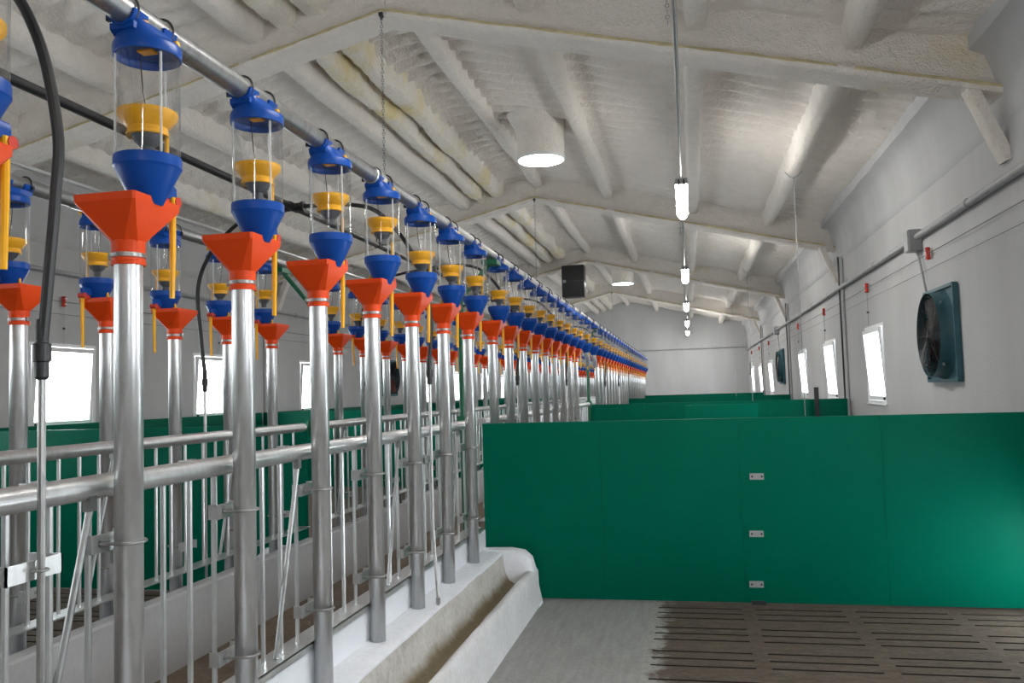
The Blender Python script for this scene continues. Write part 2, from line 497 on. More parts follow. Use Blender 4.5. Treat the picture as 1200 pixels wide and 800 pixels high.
# windows: fixed frame, tilted sash, pane, latch
wn = 0
def window(y, side, xw):
    global wn
    wn += 1
    xi = xw + side*.03
    root = bpy.data.objects.new('window_%d' % wn, None); COL.objects.link(root)
    root.location = (xi, y, WZ0); root['kind'] = 'structure'
    w, h = WW/2, WZ1-WZ0
    mb = MB(); t = .035
    def ring(mb, w, z0, z1, t, xa, xb):
        mb.box(xa, xb, -w, -w+t, z0, z1); mb.box(xa, xb, w-t, w, z0, z1)
        mb.box(xa, xb, -w+t, w-t, z0, z0+t); mb.box(xa, xb, -w+t, w-t, z1-t, z1)
    xa, xb = sorted((-side*.035, side*.05))
    ring(mb, w, 0, h, t, xa, xb)
    obj('frame', mb, M['white'], root, 0)
    sash = bpy.data.objects.new('sash', None)
    mb = MB(); ring(mb, w-t-.004, 0, h-2*t-.008, .045, -.018, .018)
    s = obj('sash', mb, M['white'], root, 0)
    s.location = (-side*.005, 0, t+.004)
    s.rotation_euler = (0, -side*math.radians(3.5), 0)
    mb = MB(); mb.box(-.003, .003, -w+t+.04, w-t-.04, .04, h-2*t-.05)
    p = obj('pane', mb, M['pane'], s, 0)
    mb = MB(); mb.box(-side*.03-.01, -side*.03+.01, -w+t+.05, -w+t+.075, .008, .036); obj('latch', mb, M['dark'], s, 0)
    mb = MB(); mb.box(*sorted((-side*.05, side*.1)), -w-.01, w+.01, -.012, .0)
    obj('sill', mb, M['white'], root, 0)
for y in WIN_R: window(y, 1, XR)
for y in WIN_L: window(y, -1, XL)
# unseen low hatch frame beside the nearest pen, put in for the partition's glow
mb = MB()
for y in (4.43, 4.94): mb.box(XR-.004, XR+.14, y, y+.03, .0, .52)
mb.box(XR-.004, XR+.14, 4.43, 4.97, .49, .52)
struct('unseen_hatch_1', mb, M['white'], smooth=0)


# ------------------------------------------------------------------ feeding rows
CX = -1.87
XA, XBr = -1.234, 2*CX+1.234
# --- dispenser prototype, origin on the tube axis at the cone rim height
ZR = H + .543
def ell(n, rx, ry, z, p=2.0, cx=0, cy=0):
    out = []
    for k in range(n):
        a = 2*PI*k/n; c, s_ = math.cos(a), math.sin(a)
        out.append((cx + rx*math.copysign(abs(c)**(2/p), c), cy + ry*math.copysign(abs(s_)**(2/p), s_), z))
    return out
D = {}
mb = MB().lathe([(.082,.012),(.0885,.012),(.0895,.006),(.0895,-.012),(.086,-.016),(.084,-.02),(.040,-.094),(.036,-.098),(.031,-.094),(.078,-.015),(.082,.0),(.082,.012)], seg=32)
D['cone'] = mb.rscale().mesh('cone', M['blue'])
mb = MB(); mb.lathe([(.0855,.002),(.0855,.246)], seg=32); D['tube'] = mb.rscale().mesh('tube', M['tube'])
for k_, a in enumerate((-2.25, -.55, 1.6)):
    mb = MB(); mb.box(.0845*math.cos(a)-.0025, .0845*math.cos(a)+.0025, .0845*math.sin(a)-.0025, .0845*math.sin(a)+.0025, .01, .24)
    D['seam%d' % k_] = mb.rscale().mesh('seam', M['strip'])
mb = MB()
rg = [ell(32,.090,.090,.243), ell(32,.0905,.0905,.247), ell(32,.0905,.0905,.266), ell(32,.087,.088,.272), ell(32,.066,.086,.281,2.4), ell(32,.046,.084,.293,3), ell(32,.036,.084,.308,4)]
mb.loft(rg, False, True); mb.loft([ell(32,.0865,.0865,.243), ell(32,.0865,.0865,.262)], False, True)
mb.loft([ell(32,.090,.090,.243), ell(32,.0865,.0865,.243)], False, False)
mb.rscale(); PZ = .3295
for s_ in (-1, 1):                               # half-round saddle shells under the feed pipe
    y0_, y1_ = s_*.03, s_*.078
    shell = lambda y, R_: [(-.012+R_*math.cos(a), y, PZ+R_*math.sin(a)) for a in [PI*(1.03+.94*q/12) for q in range(13)]]
    mb.loft([shell(y, .031)+shell(y, .037)[::-1] for y in (y0_, y1_)])
    mb.loft([[(-.012+a_*w_, s_*y_, z_) for a_, z_ in ((-1,lo),(1,lo),(1,.300),(-1,.300))] for y_, w_, lo in ((.0,.042,.274),(.045,.036,.276),(.074,.030,.286))])
D['lid'] = mb.mesh('lid', M['blue'], 50)
for k_, y in enumerate((-.04, .078)):
    mb = MB(); mb.box(.018, .028, y-.008, y+.008, .29, .312, .002); D['clip%d' % k_] = mb.mesh('lid_clip', M['yellowp'])
mb = MB(); mb.box(-.022, .022, -.016, .016, .257, .2615); D['slide'] = mb.rscale().mesh('slide', M['yellowp'])
mb = MB().lathe([(.074,.114),(.079,.117),(.0795,.112),(.079,.106),(.060,.086),(.053,.080),(.052,.069),(.056,.067),(.056,.062),(.046,.062),(.046,.078),(.074,.114)], seg=32)
D['cup'] = mb.rscale().mesh('measuring_cup', M['yellowp'])
mb = MB().lathe([(.042,.072),(.042,.064),(.036,.050),(.023,.040),(.019,.036),(.0175,.016)], seg=20, cap0=True, cap1=True)
D['plug'] = mb.rscale().mesh('plug', M['grey'])
mb = MB(); mb.tube([(.040,.028,.075),(.040,.028,-.045)], .0065, 8); D['stem'] = mb.rscale().mesh('stem', M['yellowp'])
mb = MB(); mb.tube([(-.02,.0,.262),(-.012,.0,.17),(.0,.0,.105),(.0,0,.04)], .0014, 5); D['cord'] = mb.mesh('pull_cord', M['black'])
mb = MB(); mb.tube([(.002,.090,-.07),(.001,.092,-.18),(-.002,.093,-.298)], [.0085,.0075,.0062], 10); mb.box(-.008,.014,.075,.098,-.085,-.06,.003); D['handle'] = mb.mesh('handle', M['yellowp'])
mb = MB(); mb.box(-.014,.010,.03,.10,-.066,-.034,.005); D['handle_block'] = mb.mesh('handle_block', M['blue'])
mb = MB(); mb.tube([(-.016,.094,-.07),(.016,.094,-.07)], .012, 12); mb.box(-.006,.006,.05,.09,-.08,-.065,.002); D['knob'] = mb.mesh('handle_clip', M['red'])
mb = MB(); mb.box(-.074,-.054,-.012,.012,-.098,-.07,.003); mb.tube([(-.066,0,-.07),(-.06,0,-.045)], .006, 8); D['tab'] = mb.rscale().mesh('release_tab', M['yellowp'])
for k_, y in enumerate((-.064, .064)):
    mb = MB(); mb.torus((-.012, y, PZ), .0355, .0032, 'y', 20, 6); mb.box(-.056,-.044,y-.005,y+.005,PZ-.02,PZ-.005); D['tie%d' % k_] = mb.mesh('cable_tie', M['black'])

def make_dispenser(loc, rz, label, group):
    t = thing('feed_dispenser', label, 'feeder', loc, rz, group)
    for nm, k in (('hopper_cone','cone'),('clear_tube','tube'),('lid','lid'),('measuring_cup','cup'),('stem','stem'),('handle','handle'),('handle_block','handle_block'),('release_tab','tab'),('cable_tie','tie0'),('cable_tie','tie1'),('pull_cord','cord')):
        o = bpy.data.objects.new(nm, D[k]); COL.objects.link(o); o.parent = t
        for n_, k_ in {'tube': [('seam','seam0'),('seam','seam1'),('seam','seam2')], 'lid': [('lid_clip','clip0'),('lid_clip','clip1'),('slide','slide')]}.get(k, []):
            s_ = bpy.data.objects.new(n_, D[k_]); COL.objects.link(s_); s_.parent = o
        if k == 'cup': s_ = bpy.data.objects.new('plug', D['plug']); COL.objects.link(s_); s_.parent = o
        if k == 'handle': s_ = bpy.data.objects.new('handle_clip', D['knob']); COL.objects.link(s_); s_.parent = o
    return t
# --- drop tube prototype (origin at tube foot)
ZB = H - .952
mb = MB().lathe([(.0308,0),(.0308,1.30),(.0278,1.30),(.0278,0),(.0308,0)], seg=24)
D['dtube'] = mb.mesh('tube', M['galv'])
zf = H + .316 - ZB
def sq(w, d, z, c=.008, cx=0.0): return [(cx-w+c,-d,z),(cx+w-c,-d,z),(cx+w,-d+c,z),(cx+w,d-c,z),(cx+w-c,d,z),(cx-w+c,d,z),(cx-w,d-c,z),(cx-w,-d+c,z)]
def sq2ring(z, r):
    return [(r*math.cos(a), r*math.sin(a), z) for a in [math.radians(q) for q in (-112.5,-67.5,-22.5,22.5,67.5,112.5,157.5,202.5)]]
mb = MB()
mb.loft([sq2ring(zf+.048, .0365), sq(.076,.085,zf+.128,.005), sq(.077,.086,zf+.145,.005), sq(.074,.083,zf+.145,.005), sq(.072,.081,zf+.128,.005), sq2ring(zf+.048, .0305)], False, False)
mb.lathe([(.031,zf+.05),(.0365,zf+.05),(.036,zf+.004),(.0372,zf+.003),(.0372,zf-.004),(.0312,zf-.004)], seg=24)
D['funnel'] = mb.mesh('funnel', M['orange'], 25)
mb = MB().lathe([(.0366,zf+.012),(.0385,zf+.013),(.0385,zf+.022),(.0366,zf+.023)], seg=24)
mb.box(-.047,-.036,-.010,.010,zf+.01,zf+.026,.002); D['hclamp'] = mb.mesh('hose_clamp', M['steel'])
def ub(z):
    mb = MB(); R_ = .0352
    p = [(-.065,-R_,z)] + [(R_*math.sin(a), -R_*math.cos(a), z) for a in [PI*k/10 for k in range(11)]] + [(-.065,R_,z)]
    mb.tube(p, .0042, 6)
    for y in (-R_, R_): mb.tube([(-.052,y,z),(-.046,y,z)], .008, 6)
    return mb.mesh('u_bolt', M['steel'])
def br(z):
    mb = MB()
    mb.box(-.050,-.046,-.062,.048,z-.02,z+.02); mb.box(-.076,-.050,-.062,-.058,z-.02,z+.02); mb.box(-.076,-.050,.044,.048,z-.02,z+.02)
    return mb.mesh('clamp_bracket', M['galv'])
ZU = (H-.305-ZB, H-.703-ZB)
D['ub'] = [ub(z) for z in ZU]; D['br'] = [br(z) for z in ZU]
def make_drop(loc, rz, label, group):
    t = thing('feed_drop_tube', label, 'pipe', loc, rz, group)
    for nm, m_ in (('tube', D['dtube']), ('funnel', D['funnel'])):
        o = bpy.data.objects.new(nm, m_); COL.objects.link(o); o.parent = t
        if nm == 'funnel': h = bpy.data.objects.new('hose_clamp', D['hclamp']); COL.objects.link(h); h.parent = o
    for b_, u_ in zip(D['br'], D['ub']):
        o = bpy.data.objects.new('clamp_bracket', b_); COL.objects.link(o); o.parent = t
        h = bpy.data.objects.new('u_bolt', u_); COL.objects.link(h); h.parent = o
    return t
rowA = [1.179 + .5*i for i in range(8)] + [5.289 + .5*i for i in range(9)] + [11.5 + .5*i for i in range(12)] + [17.7 + .5*i for i in range(13)]
rowB = [2.764 + .5*i for i in range(5)] + [5.764 + .5*i for i in range(10)] + [11.5 + .5*i for i in range(12)] + [17.7 + .5*i for i in range(13)]
elbA, elbB = [9.95, 10.72], []
pd_ = pt_ = None
def where(y):
    return 'before the first green partition' if y < 5.15 else 'between the first and second partitions' if y < 11.2 else 'between the second and third partitions' if y < 17.4 else 'past the third partition'
cnt = {}
for row, xs_, sg in (('right', rowA, 1), ('left', rowB, -1)):
    xp = XA if sg > 0 else XBr
    for i, y in enumerate(xs_):
        key = (row, where(y)); cnt[key] = cnt.get(key, 0) + 1; k = cnt[key]
        w_ = where(y)
        rz = 0 if sg > 0 else PI
        l1 = 'clear tube feed dispenser, %s along the %s row %s' % (nth(k), row, w_)
        l2 = 'orange funnel galvanised drop tube, %s along the %s row %s' % (nth(k), row, w_)
        if row == 'right' and i == 0:
            l1 = 'nearest clear feed dispenser of the right row, cut by left photo edge'
            l2 = 'nearest orange funnel drop tube of right row, cut by left photo edge'
        lx = xp + sg*.050
        if pd_ is None:
            pd_ = make_dispenser((lx, y, ZR), rz, l1, 'feed dispensers along both rows')
            pt_ = make_drop((xp, y, ZB), rz, l2, 'feed drop tubes along both rows')
        else:
            d_ = dup(pd_, (lx, y, ZR), rz, l1)
            dz = {3: .032, 4: .048}.get(i, ((i*7) % 5 - 2)*.004) if sg > 0 else ((i*5) % 7 - 3)*.004
            for c in d_.children:                   # the measuring cups are set at different heights
                if c.name.startswith('measuring_cup'): c.location.z = dz
            dup(pt_, (xp, y, ZB), rz, l2)
# dispensers over the partitions, with grey elbows instead of funnels
mb = MB(); mb.tube([(0,0,.03),(.0,.0,-.03),(.015,.03,-.09),(.0,.10,-.15)], [.030,.030,.028,.028], 14)
elbow = mb.mesh('hose_elbow', M['pipegrey'])
for k, y in enumerate(elbA):
    o = dup(pd_, (XA+.050, y, ZR), 0, 'clear feed dispenser with grey elbow, %s the green post at the second partition' % ('just before', 'just past')[k])
    e = obj('elbow', elbow, None, o); e.location = (0, 0, -.09); e['label'] = 'grey bent hose under the blue cone'
# feed pipes
for row, sg in (('right', 1), ('left', -1)):
    x = (XA+.038) if sg > 0 else (XBr-.038)
    mb = MB(); mb.tube([(x, .3, H+.8725), (x, 24.6, H+.8725)], .0305, 24)
    t = thing('feed_pipe', 'long galvanised feed pipe carrying the %s row of dispensers' % row, 'pipe', (0,0,0), 0, 'overhead feed pipes')
    obj('pipe', mb, M['galv_dull'], t)
    for y in (2.9, 5.95, 9.0, 12.0, 15, 18, 21, 24):
        mb = MB().lathe([(.0325,-.05),(.035,-.048),(.035,.048),(.0325,.05)], seg=24)
        c = obj('coupling', mb, M['galv'], t); c.location = (x, y+.24, H+.8725); c.rotation_euler = (PI/2, 0, 0)
mb = MB(); mb.tube([(XBr-.05, .5, H+.955), (XBr-.05, 24.6, H+.955)], .009, 8)
tag(obj('tension_wire', mb, M['galv']), 'thin silver line running just above the left feed pipe', 'wire')

# stall fronts: rail, base angle, vertical bars, slanted braces
def stall_front(sg, y0, y1, label, first_bar):
    X = lambda x: x if sg > 0 else 2*CX-x
    t = thing('stall_front', label, 'railing', (X(-1.31), y0, ZB), 0, 'galvanised stall fronts')
    s_ = sg; L = y1-y0; zr = H-.183-ZB; za = H-.808-ZB
    mb = MB(); mb.tube([(0,0,zr),(0,L,zr)], .027, 16); obj('rail', mb, M['galv'], t)
    mb = MB()
    for a, b, c, d in ((-.04,.045,-.006,0),):
        xa, xb = sorted((a*s_, b*s_)); mb.box(xa, xb, 0, L, za+c, za+d)
    xa, xb = sorted((.045*s_, .040*s_)); mb.box(xa, xb, 0, L, za-.028, za-.001)
    obj('base_angle', mb, M['galv'], t, 0)
    mb = MB(); mb.tube([(0,0,za-.002),(0,0,zr-.02)], .0075, 8); bm_ = mb.mesh('bar', M['galv'])
    mb = MB(); mb.box(-.016,.016,-.003,.003,.375-ZB,za-.006); mb.box(-.03,.03,-.02,.02,.373-ZB,.379-ZB); fm = mb.mesh('foot', M['galv_dull'])
    mb = MB(); mb.tube([(0,.015,zr-.03),(0,-.155,za+.0)], .0078, 8); mb.box(-.009,.009,-.002,.022,zr-.05,zr-.015); brm = mb.mesh('brace', M['galv_dull'])
    n = 0; y = first_bar; k = 0
    while y < y1-.03:
        for j, o_ in enumerate((.12,.235,.35,.465)):
            yy = y+o_
            if y0+.03 < yy < y1-.03:
                o = bpy.data.objects.new('bar', bm_); COL.objects.link(o); o.parent = t; o.location = (0, yy-y0, 0); n += 1
        yy = y+.445
        if k % 2 == 0 and y0+.3 < yy < y1-.05:
            o = bpy.data.objects.new('brace', brm); COL.objects.link(o); o.parent = t; o.location = (0.012*s_, yy-y0, 0)
        if k % 2 == 1 and y0 < y+.05 < y1:
            o = bpy.data.objects.new('foot', fm); COL.objects.link(o); o.parent = t; o.location = (0, y+.05-y0, 0)
        y += .5; k += 1
    return t
names4 = ['nearest the camera, before the first partition', 'between first and second green partitions', 'between second and third green partitions', 'between third and fourth green partitions', 'past the fourth partition']
segs = [(.2, 5.02), (5.25, 11.05), (11.35, 17.2), (17.5, 23.4), (23.6, 24.4)]
for i, (a, b) in enumerate(segs):
    stall_front(1, a, b, 'galvanised barred stall front of the right row, ' + names4[i], 1.179-1 if i == 0 else (rowA[8], rowA[17], rowA[29], rowA[29]+6)[i-1]-.5)
    stall_front(-1, a, b, 'galvanised barred stall front of the left row, ' + names4[i], 2.264-2.5 if i == 0 else (rowB[5], rowB[15], rowB[27], rowB[27]+6)[i-1]-.5)

# concrete troughs
def trough(sg, y0, y1, label):
    X = lambda x: x if sg > 0 else 2*CX-x
    t = thing('feed_trough', label, 'trough', (X(-1.2), (y0+y1)/2, 0), 0, 'concrete feed troughs')
    ox, oy = X(-1.2), (y0+y1)/2
    r = random.Random(int(y0*10)+sg)
    n = max(6, int((y1-y0)/.16))
    def sweep(prof, jit, close_end=None):
        mb = MB(); rings = []
        for i in range(n+1):
            y = y0 + (y1-y0)*i/n
            rings.append([(X(x + (r.uniform(-jit,jit) if 0 < q < len(prof)-1 else 0))-ox, y-oy, z + (r.uniform(-jit,jit) if 0 < q < len(prof)-1 else 0)) for q, (x, z) in enumerate(prof)])
        mb.loft(rings); return mb
    obj('upstand', sweep([(-1.36,-.02),(-1.36,.362),(-1.35,.372),(-1.285,.372),(-1.28,.362),(-1.28,-.02)], .001), M['backwall'], t, 40)
    obj('ledge', sweep([(-1.28,0),(-1.28,.318),(-1.20,.316),(-1.155,.309),(-1.146,.302),(-1.140,.0)], .003), M['ledge'], t, 50)
    obj('bowl', sweep([(-1.146,.02),(-1.146,.300),(-1.137,.27),(-1.122,.20),(-1.10,.155),(-1.065,.135),(-1.03,.15),(-1.005,.19),(-.995,.205),(-.985,.02)], .003), M['bowl'], t, 60)
    obj('rim', sweep([(-1.0,.0),(-1.0,.200),(-.985,.212),(-.965,.208),(-.952,.185),(-.945,.10),(-.925,.0)], .004), M['rim'], t, 60)
    k = y0+.0
    while sg > 0 and k < y1-.05:
        mb = MB(); xa, xb = sorted((X(-1.279)-ox, X(-1.272)-ox)); mb.box(xa, xb, k+.0015-oy, min(k+1.1, y1)-.0015-oy, .318, .43); k += 1.1
        obj('cover_sheet', mb, M['coversheet'], t, 0)
    mb = MB()                                        # rounded plaster end against the partition
    prof = [(-1.28,.0),(-1.28,.325),(-1.1,.328),(-1.02,.315),(-.975,.275),(-.955,.2),(-.945,.08),(-.935,.02),(-.92,0)]
    rings = []
    for f_, yy in ((1.0, y1-.02), (1.0, y1-.07), (.96, y1-.10), (.80, y1-.125), (.5, y1-.135)):
        rings.append([(X(x)-ox, yy-oy, z*f_) for x, z in prof])
    mb.loft(rings); obj('end_block', mb, M['ledge'], t, 60)
    return t
tsegs = [(.0, 5.12), (5.28, 11.08), (11.42, 17.2), (17.55, 23.42), (23.6, 24.4)]
for i, (a, b) in enumerate(tsegs):
    trough(1, a, b, 'white rimmed concrete trough under the right row, ' + names4[i])
    trough(-1, a, b, 'concrete trough behind grey low wall under left row, ' + names4[i])

# green partitions
def partition(name, y, edges, ztop, label, zbot=.012, plates=False, steel_end=None, th=.035):
    t = thing(name, label, 'partition', ((edges[0]+edges[-1])/2, y, 0), 0, 'green pen partitions')
    ox = (edges[0]+edges[-1])/2
    for a, b in zip(edges, edges[1:]):
        mb = MB(); mb.box(a-ox+.0004, b-ox-.0004, 0, th, zbot, ztop, .0008); obj('board', mb, M['green'], t)
    if plates:
        for z, px_ in ((H-.531, .361), (H-.862, .345), (H-1.152, .332)):
            mb = MB(); mb.box(px_-.04-ox, px_+.04-ox, -.006, .0, z-.018, z+.018); p = obj('bolt_plate', mb, M['plate'], t, 0)
            for d in (-.026, .028):
                mb = MB(); mb.tube([(px_+d-ox, -.010, z), (px_+d-ox, -.004, z)], .006, 8); obj('bolt', mb, M['bolt'], p)
        mb = MB(); mb.box(.30-ox, .38-ox, -.004, th-.01, .0, zbot+.012); obj('floor_bracket', mb, M['dark'], t, 0)
    if steel_end is not None:
        mb = MB(); mb.box(edges[-1]-ox-.0, edges[-1]+.025-ox, -.012, th+.012, 0, ztop+.005); obj('end_channel', mb, M['plate'], t, 0)
    return t
ZT = H-.19
partition('pen_partition', 5.15, [-1.283,-.548,.269,1.055,1.975], ZT, 'large glossy green board partition in front with three grey bolt plates', plates=True)
partition('pen_partition', 11.25, [-1.43,-.6,.2,1.0,1.93], ZT-.005, 'second green partition at right, seen above the front one', steel_end=1)
partition('pen_partition', 17.35, [-1.33,-.2,.9,1.93], ZT-.005, 'third green partition on the right, partly behind the second', steel_end=1)
partition('pen_partition', 23.5, [-1.33,-.2,.9,1.93], ZT, 'farthest green partition on the right, near the end wall', steel_end=1)
partition('pen_partition', 5.15, [-6.04,-5.2,-4.4,-3.6,-2.48], ZT+.02, 'nearest green partition left of the feed rows, behind the bars')
partition('pen_partition', 11.25, [-6.04,-4.4,-2.48], ZT, 'second green partition left of the feed rows')
partition('pen_partition', 17.35, [-6.04,-4.4,-2.48], ZT, 'third green partition left of the feed rows')
partition('pen_partition', 23.5, [-6.04,-4.4,-2.48], ZT, 'farthest green partition left of the feed rows')
t = thing('pen_gate', 'short green gate board standing just before the second partition', 'gate', (.36, 10.6, 0))
mb = MB(); mb.box(-.435, .435, 0, .035, .03, H-.222, .002); obj('board', mb, M['green'], t)
for x in (-.40, .40): mb = MB(); mb.box(x-.03, x+.03, .0, .09, 0, .5); obj('foot_post', mb, M['greenm'], t)
mb = MB(); mb.tube([(1.545, 11.12, 0), (1.545, 11.12, H-.055)], .028, 14); mb.tube([(1.545, 11.12, 0), (1.545, 11.12, .01)], .06, 14); mb.tube([(1.545,11.12,H-.055),(1.545,11.12,H-.045)], .031, 14)
tag(obj('black_pipe_post', mb, M['black']), 'black upright pipe sticking up before the second green partition', 'post')
for i, (a, b) in enumerate([(-1, 5.1), (5.22, 11.2), (11.32, 17.3), (17.42, 23.45), (23.57, 29.55)]):
    mb = MB(); mb.box(XL+.002, XL+.045, a, b, .005, H-.185, .003)
    tag(obj('wall_lining', mb, M['green']), 'green board lining along the left wall, %s bay from the front' % nth(i+1), 'panel', 'green wall linings')

# green support posts at the partitions
def gpost(x, y, sg, label):
    t = thing('support_post', label, 'post', (x, y, 0), 0, 'green support posts')
    mb = MB(); mb.tube([(0,0,0),(0,0,H+.66)], .021, 12); obj('pole', mb, M['greenm'], t)
    mb = MB(); xp = ((XA+.038) if sg > 0 else (XBr-.038))-x
    mb.tube([(0,0,H+.60),(xp*.9, -.03 if sg > 0 else -.22, H+.81)], .015, 10); obj('arm', mb, M['greenm'], t)
    mb = MB(); yc = -.05 if sg > 0 else -.26; mb.box(xp-.05, xp+.05, yc-.06, yc+.06, H+.805, H+.835); obj('saddle', mb, M['greenm'], t)
    mb = MB(); mb.box(-.035,.035,-.032,.032,H-.24,H-.14,.004); obj('collar', mb, M['greenm'], t)
gpost(-1.42, 5.2, 1, 'green support post of right row at the first partition')
gpost(-2.44, 5.21, -1, 'green support post of left row at the first partition')
gpost(-1.32, 11.2, 1, 'green support post of right row at the second partition')
gpost(-2.66, 11.2, -1, 'green support post of left row at the second partition')
gpost(-1.27, 17.29, 1, 'green support post of right row at the third partition')

# overhead water pipe, hoses and drinker pipes
def spline(pts, n=8):
    P = [Vector(p) for p in pts]; P = [P[0]*2-P[1]] + P + [P[-1]*2-P[-2]]; out = []
    for i in range(1, len(P)-2):
        for k in range(n):
            t = k/n; a, b, c, d = P[i-1:i+3]
            out.append(tuple(.5*((2*b) + (c-a)*t + (2*a-5*b+4*c-d)*t*t + (3*b-a-3*c+d)*t**3)))
    out.append(tuple(P[-2])); return out
WX, WZ = -1.90, H+.955
t = thing('water_pipe', 'black overhead water pipe between the two feed rows', 'pipe', (WX, 0, WZ))
mb = MB(); mb.tube([(0,.2,0),(0,24.3,0)], .0165, 14); obj('pipe', mb, M['black'], t)
tees = [1.45, 3.85, 6.1, 8.4, 12.5, 14.9]
for y in tees:
    mb = MB(); mb.tube([(-.05,y,0),(.05,y,0)], .021, 12); mb.tube([(0,y-.045,0),(0,y+.045,0)], .022, 12); mb.tube([(-.06,y,0),(-.045,y,0)], .026, 12); mb.tube([(.045,y,0),(.06,y,0)], .026, 12)
    obj('tee_fitting', mb, M['black'], t)
for y in [1, 2.6, 5, 7.2, 9.6]:
    mb = MB(); mb.torus((0,y,0), .017, .004, 'y', 14, 6); mb.box(-.003,.003,y-.003,y+.003,.015,.045); obj('pipe_tie', mb, M['black'], t)
di = 0
for row, sg in (('right', 1), ('left', -1)):
    for k, y in enumerate(tees):
        di += 1
        if sg > 0:
            yy = (1.38, 3.85, 5.95, 8.4, 12.4, 14.8)[k]
            if k == 0: hp = [(-1.84,1.45,H+.955),(-1.55,1.42,H+.955),(-1.32,1.39,H+.86),(-1.215,1.38,H+.72),(-1.168,1.38,H+.53),(-1.172,1.38,H+.40),(-1.184,1.38,H+.27),(-1.2,1.38,H+.11)]
            else: hp = [(-1.84,y,H+.955),(-1.60,yy,H+.945),(-1.445,yy,H+.89),(-1.30,yy,H+.715),(-1.225,yy,H+.54),(-1.198,yy,H+.336),(-1.211,yy,H+.15)]
            dx0 = -1.20
        else:
            yy = y+.15
            hp = [(-1.96,y,H+.955),(-2.185,yy,H+.952),(-2.308,yy,H+.915),(-2.458,yy,H+.766),(-2.525,yy,H+.588),(-2.507,yy,H+.316),(-2.488,yy,H+.15)]
        xe = hp[-1][0]
        pos = ('nearest', 'second', 'third', 'fourth', 'fifth', 'sixth')[k]
        mb = MB(); mb.tube(spline(hp), .0105, 10)
        tag(obj('water_hose', mb, M['black']), '%s black water hose looping from the overhead pipe to the %s row' % (pos, row), 'hose', 'black drinker hoses')
        t = thing('drinker_pipe', '%s thin steel drinker pipe hanging along the %s row' % (pos, row), 'pipe', (xe, yy, 0), 0, 'steel drinker pipes')
        slant = .045 if (k == 1 and sg > 0) else 0
        mb = MB(); mb.tube([(0,0,H+.09),(0,0,H-.60),(slant,-.09 if slant else 0,H-.925)], .0075, 10); obj('pipe', mb, M['steel'], t)
        mb = MB(); mb.lathe([(.0105,.165),(.012,.15),(.012,.12),(.0165,.118),(.0165,.085),(.013,.083),(.013,.055),(.009,.05)], (0,0,H), 14, True, True); obj('coupling', mb, M['black'], t)
        mb = MB(); e_ = (slant, -.09 if slant else 0); mb.tube([(e_[0],e_[1],H-.925),(e_[0],e_[1],H-.955)], .010, 10); mb.tube([(e_[0],e_[1],H-.955),(e_[0],e_[1],H-.975)], .005, 8); obj('nipple', mb, M['steel'], t)
        if sg > 0:
            z = H-.305; mb = MB(); mb.box(-.085,-.012,-.07,-.066,z-.018,z+.018); mb.box(-.016,-.012,-.07,.07,z-.018,z+.018); mb.box(-.085,-.012,.066,.07,z-.018,z+.018)
            b_ = obj('clamp_bracket', mb, M['galv'], t, 0)
            mb = MB(); mb.tube([(-.02,-.012,z)]+[(.012*math.sin(a),-.012*math.cos(a),z) for a in [PI*q/6 for q in range(7)]]+[(-.02,.012,z)], .003, 6); obj('u_bolt', mb, M['steel'], b_)

# ------------------------------------------------------------------ overhead fittings
def chain(x, y, ztop, zbot, label, name='hanging_chain', link=.028, hook=True):
    t = thing(name, label, 'chain', (x, y, ztop), 0, 'hanging chains and cords')
    mb = MB(); n = max(2, int((ztop-zbot)/link))
    for i in range(n):
        mb.torus((0,0,-link*(i+.5)), link*.36, .0028, 'x' if i % 2 else 'y', 8, 4)
    obj('links', mb, M['galv_dull'], t)
    if hook: mb = MB(); mb.torus((0,0,.0), .014, .005, 'x', 10, 5); mb.box(-.015,.015,-.02,.02,.004,.03); obj('hook', mb, M['dark'], t)
chain(RX, 5.60, flange(RX)-.01, H+1.38, 'chain hanging from the ridge of the nearest rafter pair')
chain(RX, 11.70, flange(RX)-.01, H+1.1, 'thin chain hanging from the ridge of the second rafter pair')
chain(RX, 23.90, flange(RX)-.01, H+.7, 'thin chain hanging from the ridge of the fourth rafter pair')
def cord(x, y, ztop, zbot, label):
    t = thing('lifting_cord', label, 'cord', (x, y, ztop), 0, 'hanging chains and cords')
    mb = MB(); mb.tube([(0,0,0),(0,.02,zbot-ztop)], .004, 6); obj('cord', mb, M['pipegrey'], t)
    mb = MB(); mb.tube([(-.085,0,.055),(-.04,0,.005),(0,0,-.015),(.04,0,.005),(.085,0,.055)], .004, 6); obj('sling', mb, M['pipegrey'], t)
cord(1.13, 8.95, flange(1.13)+.17, .95, 'grey cord hanging from the right purlin between first and second rafters')
cord(1.13, 16.2, flange(1.13)+.17, .95, 'grey cord hanging from the right purlin between second and third rafters')
cord(1.13, 21.8, flange(1.13)+.17, .95, 'grey cord hanging from the right purlin beyond the third rafter')

